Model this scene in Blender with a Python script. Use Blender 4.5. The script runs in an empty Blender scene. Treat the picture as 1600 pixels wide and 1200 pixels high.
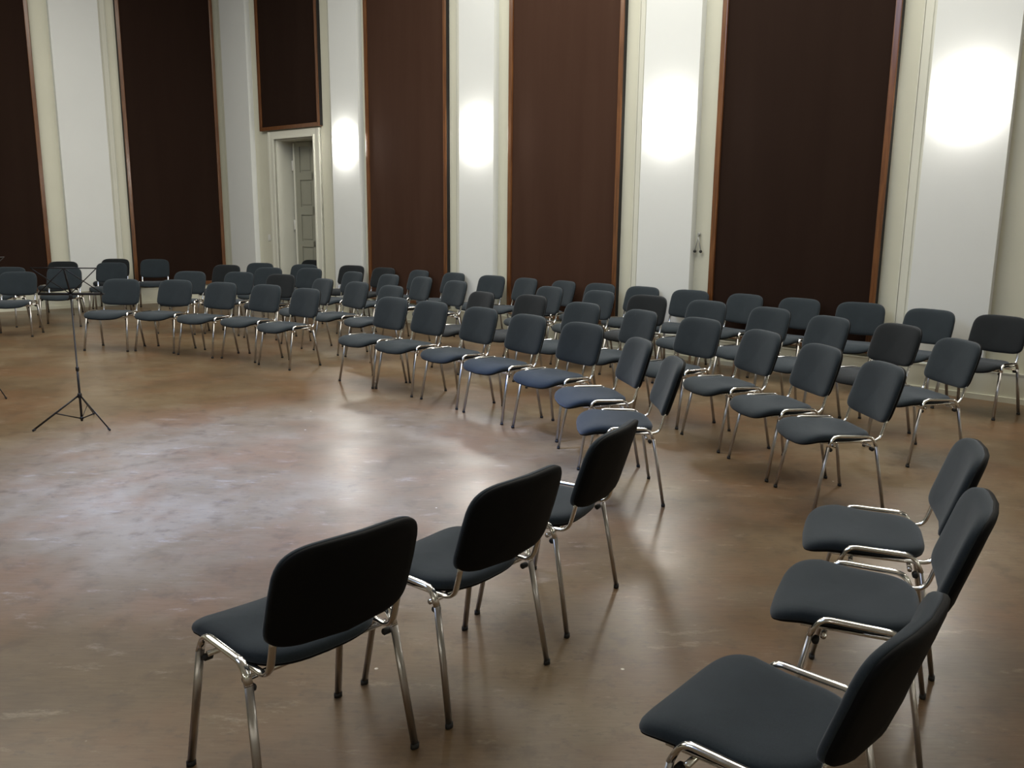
import bpy, bmesh, math, random
from mathutils import Vector, Matrix
random.seed(4)
sc = bpy.context.scene
col = sc.collection
PI = math.pi

# ------------------------------------------------------------------ camera
cd = bpy.data.cameras.new('camera'); cam = bpy.data.objects.new('camera', cd); col.objects.link(cam)
F_PX = 1339.66
cd.sensor_fit = 'HORIZONTAL'; cd.sensor_width = 36.0; cd.lens = F_PX / 1600 * 36
cd.clip_start = .05; cd.clip_end = 200
RT = Vector((0.99994884, 0.00196336, 0.00992239)); UP = Vector((-0.01011477, 0.19409869, 0.98092986)); FW = Vector((0, 0.98098004, -0.19410862))
M = Matrix((RT, UP, -FW)).transposed().to_4x4(); M.translation = (0, 0, 1.6448)
cam.matrix_world = M
sc.camera = cam
# ------------------------------------------------------------------ light
w = bpy.data.worlds.new('world'); sc.world = w; w.use_nodes = True
w.node_tree.nodes['Background'].inputs[0].default_value = (.6, .7, 1, 1)
w.node_tree.nodes['Background'].inputs[1].default_value = .05
sc.view_settings.view_transform = 'Standard'; sc.view_settings.look = 'None'
sc.view_settings.gamma = 1; sc.view_settings.use_curve_mapping = False
sc.view_settings.exposure = 0.75
SCONCE = 30.0          # strength of the opal shades
def lamp(name, typ, loc, energy, color, **kw):
    l = bpy.data.lights.new(name, typ); l.energy = energy; l.color = color
    for k, v in kw.items(): setattr(l, k, v)
    o = bpy.data.objects.new(name, l); col.objects.link(o); o.location = loc
    return o
def aim(o, tgt):
    o.rotation_euler = (Vector(tgt) - o.location).to_track_quat('-Z', 'Y').to_euler()
# cool lamps under the ceiling over the circle of chairs, then added warm fills
a = lamp('ceiling_spotlight', 'SPOT', (-2.4, 5.0, 6.4), 4500, (.28, .455, 1.0), spot_size=math.radians(43), spot_blend=1.0, shadow_soft_size=.3); aim(a, (-1.5, 5.3, 0))
a = lamp('ceiling_fill', 'AREA', (-5.0, 2.6, 6.3), 120, (.50, .66, 1.0), shape='RECTANGLE', size=3.0, size_y=3.0); aim(a, (-2.0, 8, 0))
a = lamp('ceiling_fill', 'AREA', (0.8, 8.4, 6.45), 340, (1.0, .97, .87), shape='RECTANGLE', size=7.0, size_y=6.0)  # added warm fill that lifts the right wall, no known fixture
a = lamp('ceiling_fill', 'AREA', (-6.6, 9.0, 6.45), 190, (1.0, .97, .86), shape='RECTANGLE', size=5.0, size_y=5.0)  # second added warm fill, for the corner and left wall

# ------------------------------------------------------------------ materials
def nmat(name):
    m = bpy.data.materials.new(name); m.use_nodes = True
    nt = m.node_tree; return m, nt, nt.nodes['Principled BSDF'], nt.nodes, nt.links
def simple(name, colr, rough=.5, metal=0., spec=.5):
    m, nt, b, N, L = nmat(name)
    b.inputs['Base Color'].default_value = (*colr, 1); b.inputs['Roughness'].default_value = rough
    b.inputs['Metallic'].default_value = metal; b.inputs['Specular IOR Level'].default_value = spec
    return m
def coords(N, L, scale=(1, 1, 1), rot=(0, 0, 0), kind='Object'):
    tc = N.new('ShaderNodeTexCoord'); mp = N.new('ShaderNodeMapping')
    mp.inputs['Scale'].default_value = scale; mp.inputs['Rotation'].default_value = rot
    L.new(tc.outputs[kind], mp.inputs['Vector']); return mp.outputs[0]
def noise(N, L, v, s, d=4, r=.55):
    n = N.new('ShaderNodeTexNoise'); n.inputs['Scale'].default_value = s; n.inputs['Detail'].default_value = d
    n.inputs['Roughness'].default_value = r; L.new(v, n.inputs['Vector']); return n.outputs['Fac']
def ramp(N, L, f, stops):
    r = N.new('ShaderNodeValToRGB'); e = r.color_ramp.elements
    while len(e) < len(stops): e.new(.5)
    for x, (p, c) in zip(e, stops): x.position = p; x.color = (*c, 1) if len(c) == 3 else c
    L.new(f, r.inputs[0]); return r.outputs[0]
def mix(N, L, f, a, b_, mode='MIX'):
    m = N.new('ShaderNodeMix'); m.data_type = 'RGBA'; m.blend_type = mode
    if hasattr(f, 'links'): L.new(f, m.inputs[0])
    else: m.inputs[0].default_value = f
    for i, x in ((6, a), (7, b_)):
        if hasattr(x, 'links'): L.new(x, m.inputs[i])
        else: m.inputs[i].default_value = (*x, 1)
    return m.outputs[2]
def bump(N, L, b, h, st, dist=.01):
    bp = N.new('ShaderNodeBump'); bp.inputs['Strength'].default_value = st; bp.inputs['Distance'].default_value = dist
    L.new(h, bp.inputs['Height']); L.new(bp.outputs[0], b.inputs['Normal'])

def plaster(name, colr, var=.04):
    m, nt, b, N, L = nmat(name)
    v = coords(N, L)
    f = noise(N, L, v, .8, 5)
    c = ramp(N, L, f, [(.3, tuple(x * (1 - var) for x in colr)), (.7, tuple(min(1, x * (1 + var)) for x in colr))])
    L.new(c, b.inputs['Base Color']); b.inputs['Roughness'].default_value = .62; b.inputs['Specular IOR Level'].default_value = .3
    bump(N, L, b, noise(N, L, v, 60, 3), .08, .004)
    return m
M_WALL = plaster('cream_wall_paint', (.61, .605, .50))
M_WALLW = plaster('pale_trim_paint', (.66, .66, .58))
M_PIL = plaster('white_pilaster_paint', (.70, .72, .71), .02)
M_CEIL = plaster('ceiling_paint', (.72, .70, .64))
M_DOOR = plaster('grey_door_paint', (.30, .30, .245), .03)
M_SHADE = simple('dark_shade', (.01, .009, .008), .8)  # near-black with the shade of panel sides and door gap in it

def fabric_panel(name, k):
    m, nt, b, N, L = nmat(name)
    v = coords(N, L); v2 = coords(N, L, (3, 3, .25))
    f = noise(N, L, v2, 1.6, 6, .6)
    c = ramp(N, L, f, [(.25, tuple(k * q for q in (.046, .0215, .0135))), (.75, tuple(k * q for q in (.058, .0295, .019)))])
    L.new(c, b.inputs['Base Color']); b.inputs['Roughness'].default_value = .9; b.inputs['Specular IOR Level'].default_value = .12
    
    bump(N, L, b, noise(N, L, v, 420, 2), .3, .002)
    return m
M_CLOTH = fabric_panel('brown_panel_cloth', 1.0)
M_CLOTHD = fabric_panel('brown_panel_cloth_darker', .36)  # same cloth in a darker tone
def wood():
    m, nt, b, N, L = nmat('varnished_wood')
    v = coords(N, L, (14, 14, .9))
    f = noise(N, L, v, 3, 6, .6)
    c = ramp(N, L, f, [(.25, (.065, .024, .009)), (.5, (.135, .052, .018)), (.78, (.23, .10, .032))])
    L.new(c, b.inputs['Base Color']); b.inputs['Roughness'].default_value = .28
    b.inputs['Coat Weight'].default_value = .4; b.inputs['Coat Roughness'].default_value = .15
    return m
M_WOOD = wood()
def floor_mat():
    m, nt, b, N, L = nmat('worn_brown_floor')
    v = coords(N, L)
    big = noise(N, L, v, .55, 5, .6)
    c = ramp(N, L, big, [(.36, (.080, .046, .021)), (.5, (.142, .094, .048)), (.64, (.215, .160, .098))])
    warm = noise(N, L, coords(N, L, (1, 1, 1), (0, 0, .7)), 1.3, 4, .6)
    c = mix(N, L, ramp(N, L, warm, [(.45, (0, 0, 0)), (.62, (.75, .75, .75))]), c, (.150, .074, .032))
    # fine grain streaks running across the hall
    st = noise(N, L, coords(N, L, (2.2, 26, 1), (0, 0, math.radians(-14))), 3.2, 6, .7)
    c = mix(N, L, .20, c, ramp(N, L, st, [(.3, (.055, .036, .019)), (.7, (.23, .18, .12))]), 'MIX')
    # dark blotches
    bl = noise(N, L, v, 6.5, 5, .65)
    c = mix(N, L, ramp(N, L, bl, [(.53, (0, 0, 0)), (.68, (.6, .6, .6))]), c, (.080, .052, .030))
    # pale scuffs
    sf = noise(N, L, coords(N, L, (1.2, 3.4, 1), (0, 0, .35)), 2.6, 9, .78)
    c = mix(N, L, ramp(N, L, sf, [(.57, (0, 0, 0)), (.68, (.5, .5, .5))]), c, (.34, .28, .21))
    # fine dark flecks
    fk = noise(N, L, coords(N, L, (1, 2.2, 1), (0, 0, math.radians(35))), 16, 6, .7)
    c = mix(N, L, ramp(N, L, fk, [(.56, (0, 0, 0)), (.68, (.5, .5, .5))]), c, (.060, .042, .030))
    # specks of white lint
    vo = N.new('ShaderNodeTexVoronoi'); vo.inputs['Scale'].default_value = 3.2
    L.new(v, vo.inputs['Vector'])
    spk = ramp(N, L, vo.outputs['Distance'], [(.018, (1, 1, 1)), (.026, (0, 0, 0))])
    gate = ramp(N, L, noise(N, L, v, 2.1, 2), [(.50, (0, 0, 0)), (.52, (1, 1, 1))])
    c = mix(N, L, mix(N, L, 1.0, spk, gate, 'MULTIPLY'), c, (.72, .66, .56))
    L.new(c, b.inputs['Base Color'])
    r = ramp(N, L, noise(N, L, coords(N, L, (1, 2.0, 1), (0, 0, .2)), 1.3, 3, .5), [(.3, (.28, .28, .28)), (.7, (.38, .38, .38))])
    L.new(r, b.inputs['Roughness']); b.inputs['Specular IOR Level'].default_value = .36
    bump(N, L, b, noise(N, L, coords(N, L, (3, 16, 1), (0, 0, -.25)), 3, 4), .05, .004)
    return m
M_FLOOR = floor_mat()
def chair_fabric(name, a, c2):
    m, nt, b, N, L = nmat(name)
    v = coords(N, L)
    f = noise(N, L, v, 260, 2)
    g = noise(N, L, v, 7, 3)
    c = mix(N, L, .5, ramp(N, L, f, [(.3, a), (.7, c2)]), ramp(N, L, g, [(.3, a), (.7, c2)]))
    L.new(c, b.inputs['Base Color']); b.inputs['Roughness'].default_value = .9; b.inputs['Specular IOR Level'].default_value = .15
    b.inputs['Sheen Weight'].default_value = .22; b.inputs['Sheen Roughness'].default_value = .45
    b.inputs['Sheen Tint'].default_value = (.8, .85, .95, 1)
    bump(N, L, b, noise(N, L, v, 900, 2), .35, .001)
    return m
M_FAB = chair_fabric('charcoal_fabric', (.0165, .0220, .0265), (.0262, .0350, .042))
M_FABD = chair_fabric('charcoal_fabric_dimmed', (.0085, .0102, .0115), (.014, .0165, .0185))  # darker copy of the charcoal, dim light and nap put into its colour
M_PLAS = simple('black_plastic', (.0035, .0035, .0035), .7, 0, .12)
M_RUB = simple('black_rubber', (.012, .012, .012), .7)
def chrome():
    m, nt, b, N, L = nmat('chrome')
    b.inputs['Metallic'].default_value = 1; b.inputs['Base Color'].default_value = (.74, .73, .71, 1)
    v = coords(N, L)
    L.new(ramp(N, L, noise(N, L, v, 25, 4), [(.3, (.09, .09, .09)), (.7, (.2, .2, .2))]), b.inputs['Roughness'])
    return m
M_CHR = chrome()
M_LEG = simple('satin_chrome', (.44, .42, .40), .30, 1.0)
M_STAND = simple('black_enamel', (.014, .012, .012), .4, .3)
def opal():
    m, nt, b, N, L = nmat('opal_glass')
    b.inputs['Base Color'].default_value = (.9, .88, .82, 1); b.inputs['Roughness'].default_value = .3
    b.inputs['Emission Color'].default_value = (1.0, .96, .89, 1); b.inputs['Emission Strength'].default_value = SCONCE
    return m
M_OPAL = opal()
M_CORD = simple('grey_cord', (.35, .35, .33), .6)
M_SW = simple('white_switch_plastic', (.7, .7, .66), .4)
M_HINGE = simple('painted_hinge', (.62, .62, .58), .4)

# ------------------------------------------------------------------ mesh helpers
def finish(bm, name, mat, parent=None, smooth=False, loc=None):
    bmesh.ops.recalc_face_normals(bm, faces=bm.faces)
    me = bpy.data.meshes.new(name); bm.to_mesh(me); bm.free()
    if smooth:
        me.polygons.foreach_set('use_smooth', [True] * len(me.polygons))
    me.materials.append(mat)
    o = bpy.data.objects.new(name, me); col.objects.link(o)
    if parent: o.parent = parent
    if loc: o.location = loc
    return o
def empty(name, loc, rz=0):
    o = bpy.data.objects.new(name, None); col.objects.link(o); o.location = loc; o.rotation_euler = (0, 0, rz)
    o.empty_display_size = .1
    return o
def tag(o, label=None, cat=None, group=None, kind=None):
    if label: o['label'] = label
    if cat: o['category'] = cat
    if group: o['group'] = group
    if kind: o['kind'] = kind
    return o
def box(bm, lo, hi, bev=0):
    r = bmesh.ops.create_cube(bm, size=1)
    vs = r['verts']
    for v in vs:
        v.co = Vector([lo[i] + (v.co[i] + .5) * (hi[i] - lo[i]) for i in range(3)])
    if bev:
        es = list({e for v in vs for e in v.link_edges})
        bmesh.ops.bevel(bm, geom=es, offset=bev, segments=2, profile=.7, affect='EDGES')
def rings(bm, R, close=True, cap=True):
    vs = [[bm.verts.new(p) for p in r] for r in R]
    n = len(vs[0])
    for a, b_ in zip(vs, vs[1:]):
        for i in range(n):
            bm.faces.new((a[i], a[(i + 1) % n], b_[(i + 1) % n], b_[i]))
    if cap:
        bm.faces.new(vs[0][::-1]); bm.faces.new(vs[-1])
def bend(pts, r, n=5):
    """polyline with rounded corners"""
    P = [Vector(p) for p in pts]; out = [P[0]]
    for i in range(1, len(P) - 1):
        a, b_, c = P[i - 1], P[i], P[i + 1]
        d = min(r, (a - b_).length * .49, (c - b_).length * .49)
        p0 = b_ + (a - b_).normalized() * d; p1 = b_ + (c - b_).normalized() * d
        for k in range(n + 1):
            t = k / n
            out.append(p0 * (1 - t) ** 2 + b_ * 2 * t * (1 - t) + p1 * t * t)
    out.append(P[-1]); return out
def tube(bm, pts, rx, ry=None, side=Vector((1, 0, 0)), n=10):
    """sweep an oval; rx along `side`, ry across"""
    ry = ry or rx
    P = [Vector(p) for p in pts]; R = []
    for i, p in enumerate(P):
        d = (P[min(i + 1, len(P) - 1)] - P[max(i - 1, 0)]).normalized()
        s = (side - d * side.dot(d)).normalized(); u = d.cross(s)
        R.append([p + s * rx * math.cos(2 * PI * k / n) + u * ry * math.sin(2 * PI * k / n) for k in range(n)])
    rings(bm, R)
def lathe(bm, prof, n=20, axis='z', c=(0, 0, 0)):
    R = []
    for r, z in prof:
        ring = []
        for k in range(n):
            a = 2 * PI * k / n
            v = Vector((r * math.cos(a), r * math.sin(a), z))
            if axis == 'y': v = Vector((v.x, v.z, v.y))
            if axis == 'x': v = Vector((v.z, v.x, v.y))
            ring.append(v + Vector(c))
        R.append(ring)
    rings(bm, R)

# ------------------------------------------------------------------ the room
class Wall:
    def __init__(s, o, t, n): s.o, s.t, s.n = Vector((*o, 0)), Vector((*t, 0)), Vector((*n, 0))
    def mat(s): return Matrix(((s.t.x, s.n.x, 0, s.o.x), (s.t.y, s.n.y, 0, s.o.y), (0, 0, 1, 0), (0, 0, 0, 1)))
    def P(s, a, d, z): return s.o + s.t * a + s.n * d + Vector((0, 0, z))
WR = Wall((0.83658134, 10.92512856), (.75018444, -.66122863), (-.66122863, -.75018444))     # panelled wall on the right
K = WR.P(-8.35, 0, 0)
WL = Wall((K.x, K.y), (-.76040597, -.64944805), (.64944805, -.76040597))                    # panelled wall on the left
H = 6.6
RS0, RS1 = -8.35, 10.5
LK1 = 9.6
def wbox(W, name, boxes, mat, parent=None, bev=0, kind=None, smooth=False, label=None, root=None):
    """boxes in wall coordinates (along, out from the wall, up)"""
    bm = bmesh.new()
    for lo, hi in boxes: box(bm, lo, hi, bev)
    if parent is None:
        bmesh.ops.transform(bm, matrix=W.mat(), verts=bm.verts)
    o = finish(bm, name, mat, parent)
    if kind: o['kind'] = kind
    if label: o['label'] = label
    return o
D0, D1, DZ = -6.75, -5.60, 2.88      # doorway
wr = wbox(WR, 'wall_right', [((RS0 - .6, -.62, 0), (D0, -.10, H)), ((D1, -.62, 0), (RS1, -.10, H)), ((D0, -.62, DZ), (D1, -.10, H)),
                        ((RS0 - .6, -.95, 0), (RS1, -.80, H))], M_WALL, kind='structure')
wl = wbox(WL, 'wall_left', [((-.4, -.62, 0), (LK1, -.10, H))], M_WALL, kind='structure')
pR = WR.P(RS1, -.1, 0); pL = WL.P(LK1, -.1, 0)
# the rest of the hall behind and beside the camera
poly = [WR.P(RS0 - .3, -.2, 0), pR, Vector((9.0, 3.9, 0)), Vector((9.0, -6.5, 0)), Vector((-12.8, -6.5, 0)), Vector((-12.8, pL.y - .3, 0)), pL]
def wallseg(name, a, b_, th=.3):
    d = (b_ - a).normalized(); nn = Vector((-d.y, d.x, 0))
    bm = bmesh.new(); box(bm, (0, -th, 0), ((b_ - a).length, 0, H))
    m = Matrix(((d.x, nn.x, 0, a.x), (d.y, nn.y, 0, a.y), (0, 0, 1, 0), (0, 0, 0, 1)))
    bmesh.ops.transform(bm, matrix=m, verts=bm.verts)
    o = finish(bm, name, M_WALL); o['kind'] = 'structure'; return o
E1 = Vector((9.0, pR.y, 0)); E2 = Vector((9.0, -6.5, 0)); E3 = Vector((-12.8, -6.5, 0)); E4 = Vector((-12.8, pL.y, 0))
wallseg('wall_side', E2, E1); wallseg('wall_back', E3, E2); wallseg('wall_window', E4, E3)
bm = bmesh.new(); box(bm, (-13.4, -7, -.2), (9.4, 18.6, 0)); fl = finish(bm, 'floor', M_FLOOR); fl['kind'] = 'structure'
bm = bmesh.new(); box(bm, (-13.4, -7, H), (9.4, 18.6, H + .2)); ce = finish(bm, 'ceiling', M_CEIL); ce['kind'] = 'structure'

# plinths
segsR = [(RS0, D0 - .2), (D1 + .2, RS1)]
wbox(WR, 'baseboard_right', [((a, -.12, 0), (b_, .008, .262)) for a, b_ in segsR] + [((a, 0, 0), (b_, .026, .05)) for a, b_ in segsR]
     + [((a, 0, .262), (b_, .014, .275)) for a, b_ in segsR], M_WALL, kind='structure')
wbox(WL, 'baseboard_left', [((0, -.12, 0), (LK1, .008, .262)), ((0, 0, 0), (LK1, .026, .05)), ((0, 0, .262), (LK1, .014, .275))], M_WALL, kind='structure')

# pilasters with stepped edges, each one a piece of trim
PILR = [(-8.195, -7.388), (-5.019, -4.34), (-2.144, -1.492), (.858, 1.572), (3.979, 4.682), (7.02, 7.72)]
PILL = [(1.991, 2.74), (5.02, 5.74), (8.05, 8.77)]
tn = 1
def pilaster(W, a, b_):
    global tn
    o = wbox(W, 'trim_%d' % tn, [((a, -.12, .275), (b_, 0, H - .02))], M_PIL, kind='structure')
    q = wbox(W, 'moulding', [((a - .085, -.12, .275), (a, -.062, H - .02)), ((a - .125, -.12, .275), (a - .085, -.082, H - .02)), ((a - .136, -.12, .275), (a - .128, -.076, H - .02)), ((a - .052, -.12, .275), (a - .044, -.054, H - .02))], M_WALLW)
    q.parent = o
    tn += 1
    return o
for a, b_ in PILR: pilaster(WR, a, b_)
for a, b_ in PILL: pilaster(WL, a, b_)

# ---- brown cloth panels in wooden frames
def panel(W, a, b_, z0, z1, label, group='tall brown cloth wall panels in wooden frames', cloth=None):
    root = empty('wall_panel', W.P((a + b_) / 2, -.10, z0)); root.matrix_world = Matrix.Translation(W.P((a + b_) / 2, -.10, z0)) @ W.mat().to_3x3().to_4x4()
    tag(root, label, 'wall panel', group)
    hw = (b_ - a) / 2; h = z1 - z0; f = .062; pr = .072
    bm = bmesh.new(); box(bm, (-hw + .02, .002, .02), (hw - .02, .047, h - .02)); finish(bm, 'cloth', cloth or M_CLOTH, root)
    for s in (-1, 1):
        bm = bmesh.new(); x = s * (hw - f / 2)
        box(bm, (x - f / 2, .004, 0), (x + f / 2, pr, h), .008); fr = finish(bm, 'frame_post', M_WOOD, root)
    for zz in (0, h - f):
        bm = bmesh.new(); box(bm, (-hw + f, .004, zz), (hw - f, pr, zz + f), .008); finish(bm, 'frame_rail', M_WOOD, root)
    bm = bmesh.new()
    for s in (-1, 1):
        x = s * (hw + .003); box(bm, (min(x, x - s * .006), .001, .01), (max(x, x - s * .006), pr - .012, h - .01))
    finish(bm, 'edge_strip', M_SHADE, root)  # dark brown panel sides with their shadow put into the colour
    return root
PZ = .30; PT = 6.2
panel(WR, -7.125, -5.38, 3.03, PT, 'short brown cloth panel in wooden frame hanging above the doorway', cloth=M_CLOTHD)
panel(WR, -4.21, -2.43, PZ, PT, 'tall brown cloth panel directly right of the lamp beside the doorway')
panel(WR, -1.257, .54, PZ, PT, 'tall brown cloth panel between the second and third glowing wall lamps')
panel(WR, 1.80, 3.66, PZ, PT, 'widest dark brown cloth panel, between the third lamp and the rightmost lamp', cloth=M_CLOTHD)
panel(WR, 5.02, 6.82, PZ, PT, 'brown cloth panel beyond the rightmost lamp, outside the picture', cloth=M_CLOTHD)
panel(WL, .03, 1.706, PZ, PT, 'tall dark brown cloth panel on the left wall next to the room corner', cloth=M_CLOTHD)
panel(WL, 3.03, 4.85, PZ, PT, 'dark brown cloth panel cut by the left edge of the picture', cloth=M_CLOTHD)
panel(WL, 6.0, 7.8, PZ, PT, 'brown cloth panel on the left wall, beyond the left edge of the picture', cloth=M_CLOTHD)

# ---- doorway: casing, reveal and a leaf standing slightly ajar
wbox(WR, 'trim_20', [((D0 - .17, -.12, 0), (D0, -.065, DZ + .13)), ((D1, -.12, 0), (D1 + .17, -.065, DZ + .13)), ((D0, -.12, DZ), (D1, -.065, DZ + .13)),
                     ((D0 - .025, -.12, 0), (D0, -.045, DZ + .025)), ((D1, -.12, 0), (D1 + .025, -.045, DZ + .025)), ((D0, -.12, DZ), (D1, -.045, DZ + .025)),
                     ((D0 - .17, -.12, 0), (D0 - .13, -.05, DZ + .13)), ((D1 + .13, -.12, 0), (D1 + .17, -.05, DZ + .13))], M_WALLW, kind='structure')
wbox(WR, 'trim_21', [((D0, -.60, 0), (D0 + .02, -.10, DZ)), ((D1 - .02, -.60, 0), (D1, -.10, DZ)), ((D0, -.60, DZ - .02), (D1, -.10, DZ))], M_WALLW, kind='structure')
LW = D1 - D0 - .15
rootm = Matrix.Translation(WR.P(D0 + .11, -.40, 0)) @ WR.mat().to_3x3().to_4x4() @ Matrix.Rotation(math.radians(-4), 4, 'Z')
def leaf():
    bm = bmesh.new()
    T = .045
    st = .13; rail = .12; n = 5; zb = .02; zt = DZ - .03
    rows = [(.16, .62), (.74, 1.04), (1.14, 1.60), (1.74, 2.20), (2.33, 2.77)]
    box(bm, (0, -T, zb), (st, 0, zt)); box(bm, (LW - st, -T, zb), (LW, 0, zt)); box(bm, (LW / 2 - .06, -T, zb), (LW / 2 + .06, 0, zt))
    zs = [zb] + [v for r in rows for v in r] + [zt]
    for i in range(0, len(zs), 2):
        box(bm, (st, -T, zs[i]), (LW - st, 0, zs[i + 1]))
    o = finish(bm, 'door_1', M_DOOR); o.matrix_world = rootm; o['kind'] = 'structure'
    for z0, z1 in rows:
        for x0, x1 in ((st, LW / 2 - .06), (LW / 2 + .06, LW - st)):
            b2 = bmesh.new(); box(b2, (x0, -.032, z0), (x1, -.018, z1)); box(b2, (x0 + .035, -.03, z0 + .035), (x1 - .035, -.008, z1 - .035), .006)
            finish(b2, 'door_panel', M_DOOR, o)
    b2 = bmesh.new(); box(b2, (-.03, -T, zb), (.012, .012, zt - .02)); e = finish(b2, 'leaf_edge', M_WALLW, o); e['label'] = 'pale bare edge of the leaf'
    for z in (2.45, 1.42, .35):
        b2 = bmesh.new(); lathe(b2, [(.016, -.09), (.020, -.08), (.020, .08), (.016, .09)], 10, 'z', (-.048, .006, z)); finish(b2, 'hinge', M_HINGE, o, True)
    b2 = bmesh.new(); tube(b2, bend([(LW - .07, 0, 1.05), (LW - .07, .055, 1.05), (LW - .18, .055, 1.05)], .02), .009, n=8); finish(b2, 'door_handle', M_CHR, o, True)
leaf()
wbox(WR, 'door_gap_shade', [((D0 + .021, -.50, 0), (D0 + .075, -.46, DZ - .03))], M_SHADE, kind='structure')  # black slab painting the shade inside the open hinge gap
# light switch beside the doorway
r = empty('light_switch', WR.P(-7.10, -.10, 1.15)); r.matrix_world = Matrix.Translation(WR.P(-7.06, -.099, 1.19)) @ WR.mat().to_3x3().to_4x4()
tag(r, 'small white light switch on the wall left of the doorway', 'light switch')
bm = bmesh.new(); box(bm, (-.04, 0, -.055), (.04, .009, .055), .003); finish(bm, 'switch_plate', M_SW, r)
bm = bmesh.new(); box(bm, (-.02, .008, -.03), (.02, .014, .03), .002); finish(bm, 'switch_rocker', M_SW, r)
# hanging pull cord with two dark knobs
r = empty('pull_cord', (0, 0, 0)); r.matrix_world = Matrix.Translation(WR.P(1.63, -.088, 1.25)) @ WR.mat().to_3x3().to_4x4()
tag(r, 'small grey pull cord with two dark knobs on the wall strip beside the big panel', 'pull cord')
bm = bmesh.new(); lathe(bm, [(.018, 0), (.02, .006), (.014, .014)], 12, 'y', (0, 0, .195)); tube(bm, [(0, .012, .185), (0, .03, .18), (0, .02, .165)], .005, n=6); finish(bm, 'wall_hook', M_CORD, r, True)
for s in (-1, 1):
    bm = bmesh.new(); tube(bm, [(0, .02, .17), (s * .016, .02, .10), (s * .036, .02, .012)], .006, n=6); finish(bm, 'cord', M_CORD, r, True)
    bm = bmesh.new(); lathe(bm, [(.004, -.016), (.015, -.010), (.018, 0), (.014, .012), (.005, .018)], 12, 'z', (s * .037, .02, 0)); finish(bm, 'knob', M_RUB, r, True)

# ---- wall lamps: shallow opal bowls on a metal plate
def sconce(M4, label, group):
    r = empty('wall_lamp', (0, 0, 0)); r.matrix_world = M4
    tag(r, label, 'wall lamp', group)
    bm = bmesh.new(); lathe(bm, [(.10, 0), (.11, .004), (.11, .022), (.10, .026)], 24, 'y'); finish(bm, 'back_plate', M_SW, r, True)
    bm = bmesh.new()
    prof = [(.225, .030)] + [(.225 * math.cos(a), .030 + .095 * math.sin(a)) for a in [i * PI / 2 / 7 for i in range(1, 7)]] + [(.004, .1255)]
    lathe(bm, [(.09, .026)] + prof, 28, 'y'); finish(bm, 'lamp_shade', M_OPAL, r, True)
    return r
LZ = 2.70
def wm(W, a, z, d=0): return Matrix.Translation(W.P(a, d, z)) @ W.mat().to_3x3().to_4x4()
for a, lab in ((-4.70, 'glowing wall lamp on the white pilaster just right of the doorway'), (-1.80, 'glowing wall lamp on the white pilaster between the two middle brown panels'),
               (1.215, 'glowing wall lamp on the white pilaster left of the widest dark panel'), (4.327, 'largest glowing wall lamp, on the rightmost white pilaster'),
               (7.37, 'wall lamp on the next pilaster, outside the picture to the right')):
    sconce(wm(WR, a, LZ), lab, 'glowing lamps on the white pilasters')
i = 0
for p, rz in (((9, 1.5), PI / 2), ((9, -3), PI / 2), ((4.5, -6.5), 0), ((0, -6.5), 0), ((-4.5, -6.5), 0)):
    i += 1
    sconce(Matrix.Translation((p[0], p[1], LZ)) @ Matrix.Rotation(rz, 4, 'Z'), 'wall lamp on the plain %s' % ['side wall, nearer the panelled wall', 'side wall, nearer the back wall', 'back wall, nearest the side wall', 'back wall, middle one of three', 'back wall, nearest the far left wall'][i - 1], 'wall lamps behind the camera')

# ------------------------------------------------------------------ stacking chair
def hwid(y):                       # half width of the seat at y: widest at the front, tucked in beside the rails
    t = min(max((y - .02) / .12, 0), 1); t = t * t * (3 - 2 * t)
    return .222 + .016 * t
def seat_z(x, y):
    z = .449 + .016 * (x / .235) ** 2
    z -= .006 * math.exp(-((y + .03) / .09) ** 2)
    if y > .09: z -= 1.5 * (y - .09) ** 2
    if y < -.10: z += .35 * (y + .10) ** 2
    return z
def outline(n=52, e=6.5):
    out = []
    for k in range(n):
        a = 2 * PI * k / n
        c, s = math.cos(a), math.sin(a)
        ee = e if s > 0 else 3.4
        u = math.copysign(abs(c) ** (2 / ee), c); v = math.copysign(abs(s) ** (2 / ee), s)
        y = .020 + v * .220
        x = u * hwid(y)
        if v > 0: y -= .016 * u * u * v
        out.append((x, y))
    return out
def pad(scales, zoff):
    """rings of the outline: (scale, z offset)"""
    O = outline(); R = []
    for s, dz in zip(scales, zoff):
        ring = []
        for x, y in O:
            X = x * s; Y = .020 + (y - .020) * s
            ring.append(Vector((X, Y, seat_z(X, Y) + dz)))
        R.append(ring)
    return R
def mk_seat(mat):
    bm = bmesh.new()
    rings(bm, pad([.04, .35, .62, .80, .90, .955, .985, 1.0, .998, .985], [.012, .0115, .010, .007, .003, -.003, -.010, -.020, -.028, -.034]))
    return finish(bm, 'seat', mat, None, True)
def mk_seat_shell():
    bm = bmesh.new()
    rings(bm, pad([.990, .985, .94, .7, .3, .04], [-.031, -.037, -.044, -.050, -.052, -.052]))
    return finish(bm, 'seat_shell', M_PLAS, None, True)
BW, BT, BB, BY, TILT, SAG = .2355, .82, .5103, -.2378, .3045, .036
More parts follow.
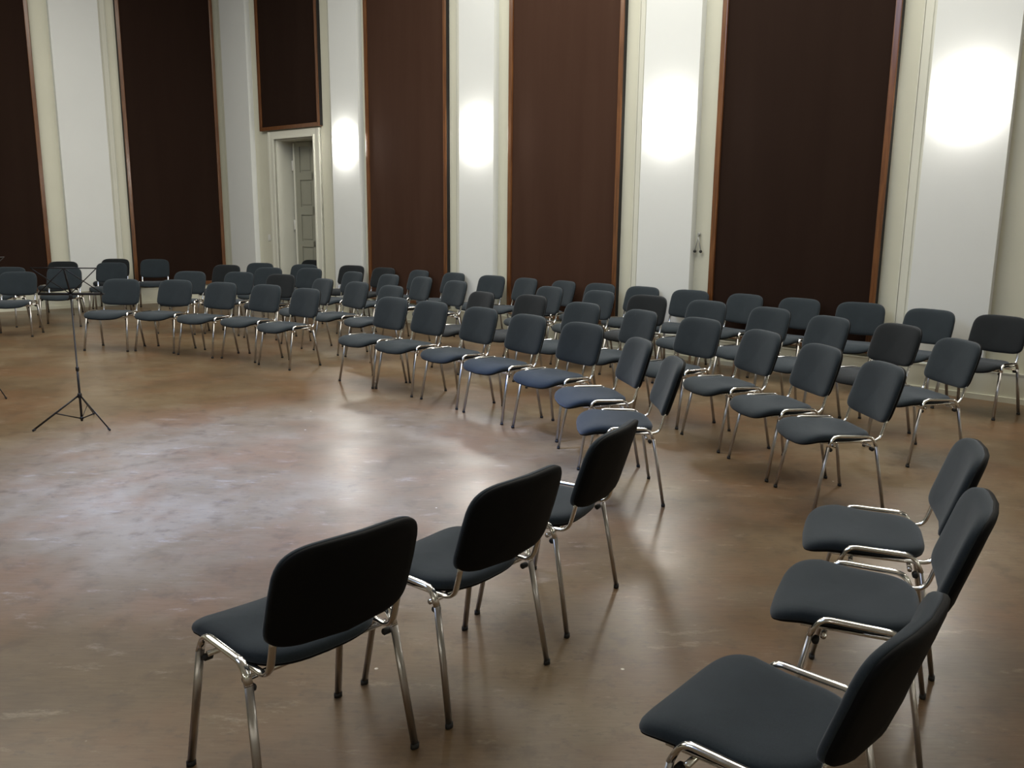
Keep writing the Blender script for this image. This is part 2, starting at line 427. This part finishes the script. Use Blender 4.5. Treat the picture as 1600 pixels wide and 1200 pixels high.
def back_ring(scale, dy, nn=44):
    ring = []; Hh = BT - BB
    for k in range(nn):
        a = 2 * PI * k / nn; c, s = math.cos(a), math.sin(a); e = 4.8 if s > 0 else 7.5
        u = math.copysign(abs(c) ** (2 / e), c) * scale; v = math.copysign(abs(s) ** (2 / e), s)
        v = v * (1 - (1 - scale) * .75)if scale > .3 else v * scale
        wd = BW * (1 - .05 * max(v, 0) * v)
        z = (BT + BB) / 2 + v * Hh / 2
        if v < 0: z += (-v) * (.015 * u * u - .006)
        y = BY - (v + 1) / 2 * Hh * TILT + SAG * u * u + .008 * (1 - v * v) * 0
        ring.append(Vector((u * wd, y + dy, z)))
    return ring
def mk_back(mat):
    bm = bmesh.new()
    rings(bm, [back_ring(s, d) for s, d in ((.05, .006), (.4, .006), (.7, .004), (.86, .0), (.945, -.006), (.985, -.014), (1.0, -.024), (.995, -.032))])
    return finish(bm, 'backrest', mat, None, True)
def mk_back_shell():
    bm = bmesh.new()
    rings(bm, [back_ring(s, d) for s, d in ((.985, -.030), (.998, -.034), (.990, -.043), (.95, -.049), (.8, -.052), (.4, -.053), (.05, -.053))])
    return finish(bm, 'back_shell', M_PLAS, None, True)
X1, X2 = .243, .2653
FY, RY = .1664, -.2468
RZ = .456
def mk_rail(s):
    bm = bmesh.new()
    top = X1 * s
    a = Vector((top + s * .0035, .100, .395)); b_ = Vector((top + s * .0035, -.178, .395))
    tube(bm, bend([a, (top, .072, RZ), (top, -.150, RZ - .004), b_], .05, 7), .0135, .0088, Vector((1, 0, 0)), 12)
    return finish(bm, 'side_rail', M_CHR, None, True)
def mk_leg(s, front):
    bm = bmesh.new()
    y0 = .098 if front else -.176; y1 = FY if front else RY
    tube(bm, [(s * (X1 + .003), y0, .400), (s * (X1 + X2) / 2, (y0 + y1) / 2, .21), (s * X2, y1, .008)], .0135, .0088, Vector((1, 0, 0)), 12)
    leg = finish(bm, 'leg', M_LEG, None, True)
    bm = bmesh.new(); tube(bm, [(s * X2, y1, .016), (s * X2, y1, 0.0)], .0155, .0108, Vector((1, 0, 0)), 12)
    cap = finish(bm, 'foot_cap', M_RUB, leg, True)
    return leg
def mk_support(s):
    bm = bmesh.new(); x = s * .207
    tube(bm, bend([(x, .13, .412), (x, -.215, .420), (x, -.238, .50), (x, -.248, .545)], .055, 7), .0125, .0078, Vector((1, 0, 0)), 10)
    return finish(bm, 'back_support', M_CHR, None, True)
def mk_bar(y):
    bm = bmesh.new(); tube(bm, [(-X1, y, .398), (X1, y, .398)], .009, .009, Vector((0, 1, 0)), 10)
    return finish(bm, 'cross_bar', M_CHR, None, True)
def mk_bump(s, y):
    bm = bmesh.new(); lathe(bm, [(.007, -.016), (.011, -.012), (.011, .010), (.006, .014)], 10, 'x', (s * (X1 - .012), y, .378))
    return finish(bm, 'bumper', M_RUB, None, True)
def make_chair(mat):
    root = empty('stacking_chair', (0, 0, 0))
    seat = mk_seat(mat); seat.parent = root
    q = mk_seat_shell(); q.parent = seat
    bk = mk_back(mat); bk.parent = root
    q = mk_back_shell(); q.parent = bk
    for s in (-1, 1):
        mk_rail(s).parent = root
        mk_leg(s, True).parent = root; mk_leg(s, False).parent = root
        mk_support(s).parent = root
        for y in (.082, -.160): mk_bump(s, y).parent = root
    for y in (.060, -.140): mk_bar(y).parent = root
    return root
def copy_tree(o, parent=None):
    c = o.copy(); col.objects.link(c); c.parent = parent
    for ch in list(o.children): copy_tree(ch, c)
    return c

CH = {
    'A1': (-0.655, 2.397, 136.2),
    'A2': (-0.218, 2.889, 140.9),
    'A3': (0.136, 3.497, 151.8),
    'A4': (0.631, 4.983, 180.2),
    'A5': (0.553, 5.718, 191.4),
    'A6': (0.303, 6.429, 217.8),
    'A7': (-0.111, 6.946, 218.0),
    'A8': (-0.518, 7.468, 220.5),
    'A9': (-0.989, 7.947, 226.0),
    'A10': (-1.408, 8.318, 226.7),
    'A11': (-2.464, 9.220, 232.3),
    'A12': (-2.998, 9.650, 239.6),
    'A13': (-3.583, 9.902, 244.2),
    'A14': (-4.191, 10.184, 254.4),
    'A15': (-4.818, 10.233, 266.0),
    'P1': (-6.611, 11.298, 280.5),
    'B1': (1.832, 4.851, 185.4),
    'B2': (1.724, 5.504, 192.2),
    'B3': (1.546, 6.179, 197.8),
    'B4': (1.291, 6.858, 213.2),
    'B5': (0.869, 7.442, 208.7),
    'B6': (0.436, 8.013, 219.8),
    'B7': (-0.038, 8.734, 221.7),
    'B8': (-0.586, 9.080, 215.8),
    'B9': (-1.635, 9.743, 222.2),
    'B10': (-2.111, 10.229, 224.3),
    'B11': (-2.638, 10.707, 221.8),
    'B12': (-3.258, 11.346, 246.1),
    'B13': (-3.899, 11.699, 253.1),
    'B14': (-4.551, 11.728, 262.4),
    'B15': (-6.398, 13.577, 280.7),
    'B16': (-6.500, 12.331, 284.1),
    'B17': (-7.312, 12.235, 273.1),
    'C1': (0.616, 1.917, 138.9),
    'C2': (1.110, 2.598, 154.6),
    'C3': (1.401, 3.191, 159.1),
    'D1': (2.793, 5.856, 189.1),
    'D2': (2.770, 6.640, 201.0),
    'D3': (2.410, 7.130, 203.3),
    'D4': (2.131, 7.763, 212.8),
    'D5': (1.703, 8.331, 220.7),
    'D6': (1.228, 8.821, 230.4),
    'D7': (0.725, 9.362, 218.8),
    'D8': (0.187, 9.868, 216.6),
    'D9': (-0.957, 10.593, 218.4),
    'D10': (-1.447, 11.230, 218.0),
    'D11': (-1.931, 11.624, 221.3),
    'D12': (-2.498, 12.064, 224.9),
    'D13': (-3.205, 12.712, 242.3),
    'D14': (-3.792, 12.755, 251.9),
    'D15': (-4.579, 13.289, 256.9),
    'D16': (-7.288, 13.745, 277.2),
    'W1': (4.000, 7.270, 214.0),
    'W2': (3.624, 7.733, 218.1),
    'W3': (3.269, 8.248, 233.1),
    'W4': (2.748, 8.685, 221.6),
    'W5': (2.278, 9.121, 216.9),
    'W6': (1.826, 9.519, 231.5),
    'W7': (1.327, 9.955, 226.6),
    'W8': (0.857, 10.374, 224.7),
    'W9': (0.396, 10.780, 215.0),
    'W10': (-0.071, 11.192, 217.0),
    'W11': (-0.484, 11.556, 230.6),
    'W12': (-1.068, 12.071, 223.2),
    'W13': (-1.618, 12.555, 221.5),
    'W14': (-2.170, 13.042, 234.6),
    'W15': (-2.700, 13.500, 246.0),
    'W16': (-3.720, 14.980, 238.0),
    'W17': (-3.440, 13.620, 256.0),
    'W18': (-4.219, 13.899, 259.1),
    'W19': (-6.140, 14.680, 283.8),
    'W20': (-6.869, 14.689, 276.5),
}
def nth(i): return ['first', 'second', 'third', 'fourth', 'fifth', 'sixth', 'seventh', 'eighth', 'ninth', 'tenth', 'eleventh', 'twelfth', 'thirteenth', 'fourteenth', 'fifteenth'][i]
LAB = {
 'A1': ('nearest chair with its black back to the viewer, lowest left in the picture', 'chairs with their black backs to the viewer'),
 'A2': ('middle of the three chairs with their black backs to the viewer', 'chairs with their black backs to the viewer'),
 'A3': ('farthest of the three chairs with their black backs to the viewer', 'chairs with their black backs to the viewer'),
 'C1': ('nearest chair at the bottom right corner, large dark blue-grey seat in view', 'three chairs at the lower right'),
 'C2': ('middle chair of the three at the lower right, seat facing left', 'three chairs at the lower right'),
 'C3': ('farthest chair of the three at the lower right, standing behind the other two', 'three chairs at the lower right'),
 'A4': ('grey chair seen from its side, right in front of the farthest black-backed chair', 'front row chairs right of the gap'),
 'A5': ('grey chair seen from its side, second on from the farthest black-backed chair', 'front row chairs right of the gap'),
 'P1': ('chair at the left edge of the picture, left of the music stand', 'chairs at the far left'),
 'B17': ('chair half hidden behind the leftmost chair at the picture edge', 'chairs at the far left'),
 'B16': ('blue-grey chair right behind the desk of the music stand', 'chairs at the far left'),
 'D16': ('dark chair behind the one at the desk of the music stand', 'chairs at the far left'),
 'B15': ('chair right of the music stand desk, in front of another against the white pilaster', 'chairs at the far left'),
 'W20': ('dark chair against the white pilaster of the left wall', 'chairs at the far left'),
 'W19': ('lone chair in front of the tall panel on the left wall', 'chairs at the far left'),
 'W16': ('dark chair standing in the open doorway', 'chairs near the doorway'),
 'W17': ('dark green-grey chair just left of the one in the doorway', 'chairs near the doorway'),
 'W18': ('dark chair in front of the corner pilaster left of the doorway', 'chairs near the doorway'),
}
for i, k in enumerate(['A6', 'A7', 'A8', 'A9', 'A10']):
    LAB[k] = ('front row chair, %s from the right in the run of five mid picture' % nth(i), 'front row chairs right of the gap')
for i, k in enumerate(['A11', 'A12', 'A13', 'A14', 'A15']):
    LAB[k] = ('front row chair left of the gap, %s leftwards from the gap' % nth(i), 'front row chairs left of the gap')
for i in range(1, 9):
    LAB['B%d' % i] = ('second row chair, %s from the right end of that row%s' % (nth(i - 1), ', seat in view' if i <= 3 else ''), 'second row chairs right of the gap')
for i in range(9, 15):
    LAB['B%d' % i] = ('second row chair left of the gap, %s leftwards from the gap' % nth(i - 9), 'second row chairs left of the gap')
for i in range(1, 9):
    LAB['D%d' % i] = ('third row chair, %s from the right end of that row' % nth(i - 1), 'third row chairs right of the gap')
for i in range(9, 16):
    LAB['D%d' % i] = ('third row chair left of the gap, %s leftwards from the gap' % nth(i - 9), 'third row chairs left of the gap')
WH = {1: 'cut by the picture edge', 2: 'in front of the rightmost white pilaster', 3: 'at the widest panel, right side', 4: 'before the middle of the widest panel',
      5: 'at the widest panel, left side', 6: 'below the pull cord', 7: 'before the third lamp pilaster', 8: 'at the right frame of the middle panel',
      9: 'before the middle panel', 10: 'at the left frame of the middle panel', 11: 'before the second lamp pilaster', 12: 'right side of the panel nearest the door',
      13: 'middle of the panel nearest the door', 14: 'left side of the panel nearest the door', 15: 'before the pilaster beside the door'}
for i, t in WH.items():
    LAB['W%d' % i] = ('back row chair, %s from the right, %s' % (nth(i - 1), t), 'back row chairs along the panelled wall')
DARK = {'D2', 'D6', 'B7', 'B8', 'B12', 'D15', 'W16', 'W15', 'W14', 'W1', 'W20', 'D16'}  # chairs given the darker fabric copy for dim light and nap
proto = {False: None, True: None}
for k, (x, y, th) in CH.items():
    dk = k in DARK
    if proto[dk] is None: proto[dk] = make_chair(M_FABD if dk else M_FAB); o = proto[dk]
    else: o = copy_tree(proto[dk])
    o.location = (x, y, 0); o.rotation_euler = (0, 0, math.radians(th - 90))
    lab, grp = LAB[k]
    tag(o, lab, 'chair', grp)

# ------------------------------------------------------------------ music stands
def music_stand(loc, angs, rz_desk, label, hub=.03, collar=.207):
    root = empty('music_stand', (*loc, 0)); tag(root, label, 'music stand', 'black folding music stands')
    R = .345
    bm = bmesh.new(); lathe(bm, [(.009, .03), (.009, .46), (.0065, .46), (.0065, 1.02)], 10, 'z'); finish(bm, 'pole', M_STAND, root, True)
    bm = bmesh.new(); lathe(bm, [(.013, collar - .02), (.016, collar - .015), (.016, collar + .015), (.012, collar + .02)], 12, 'z')
    tube(bm, [(.01, 0, collar), (.04, 0, collar)], .008, n=8); finish(bm, 'leg_collar', M_STAND, root, True)
    bm = bmesh.new(); lathe(bm, [(.010, .425), (.0125, .43), (.0125, .452), (.010, .458)], 12, 'z')
    tube(bm, [(.008, 0, .438), (.034, .0, .438)], .006, n=8); finish(bm, 'height_knob', M_STAND, root, True)
    bm = bmesh.new(); lathe(bm, [(.006, hub - .012), (.014, hub - .008), (.014, hub + .008), (.006, hub + .012)], 12, 'z'); finish(bm, 'strut_hub', M_STAND, root, True)
    for a in angs:
        c, s = math.cos(math.radians(a)), math.sin(math.radians(a)); sd = Vector((-s, c, 0))
        bm = bmesh.new(); tube(bm, [(c * .012, s * .012, collar), (c * R, s * R, .010)], .0035, .0075, sd, 8)
        leg = finish(bm, 'leg', M_STAND, root, True)
        bm = bmesh.new(); tube(bm, [(c * (R - .018), s * (R - .018), .016), (c * (R + .006), s * (R + .006), .007)], .0065, .0085, sd, 8); finish(bm, 'rubber_tip', M_RUB, leg, True)
        f = .52; zz = collar + (.010 - collar) * f
        bm = bmesh.new(); tube(bm, [(c * .012, s * .012, hub), (c * R * f, s * R * f, zz)], .0025, .005, sd, 6); finish(bm, 'strut', M_STAND, root, True)
    # desk of flat bars, leaning back
    dz = 1.02; hgt = .20; lean = .09; hw = .235
    rot = Matrix.Rotation(rz_desk, 3, 'Z')
    def q(x, t): return rot @ Vector((x, -t * lean, dz + t * hgt))
    n0 = rot @ Vector((0, 1, 0))
    bm = bmesh.new(); lathe(bm, [(.011, .98), (.014, .985), (.014, 1.01), (.010, 1.015)], 12, 'z'); tube(bm, [(0, 0, .99), rot @ Vector((-.03, .01, .975))], .008, n=8); finish(bm, 'desk_clamp', M_STAND, root, True)
    bm = bmesh.new(); tube(bm, [q(-hw, 0), q(hw, 0)], .004, .010, n0, 8); tube(bm, [q(-hw, 0) + n0 * .028, q(hw, 0) + n0 * .028], .003, .003, n0, 6)
    for x in (-hw, -hw / 2, 0, hw / 2, hw): tube(bm, [q(x, 0), q(x, 0) + n0 * .028], .003, n=6)
    finish(bm, 'desk_ledge', M_STAND, root, True)
    bm = bmesh.new(); tube(bm, [q(-hw, 1), q(hw, 1)], .003, .005, n0, 6); finish(bm, 'desk_top_bar', M_STAND, root, True)
    bm = bmesh.new(); tube(bm, [q(0, -.1), q(0, 1)], .003, .008, n0, 6); finish(bm, 'desk_spine', M_STAND, root, True)
    for a_, b_ in ((-hw, 0), (0, hw), (0, -hw), (hw, 0)):
        bm = bmesh.new(); tube(bm, [q(a_, 1), q(b_, 0)], .002, .004, n0, 6); finish(bm, 'desk_diagonal', M_STAND, root, True)
    return root
music_stand((-3.352, 6.50), (222, 329, 102), math.radians(6), 'black folding music stand with an empty wire desk, in the open floor at left', .054, .232)
music_stand((-4.74, 7.61), (-38, 112, 205), math.radians(78), 'second black music stand, only a foot showing at the left picture edge')
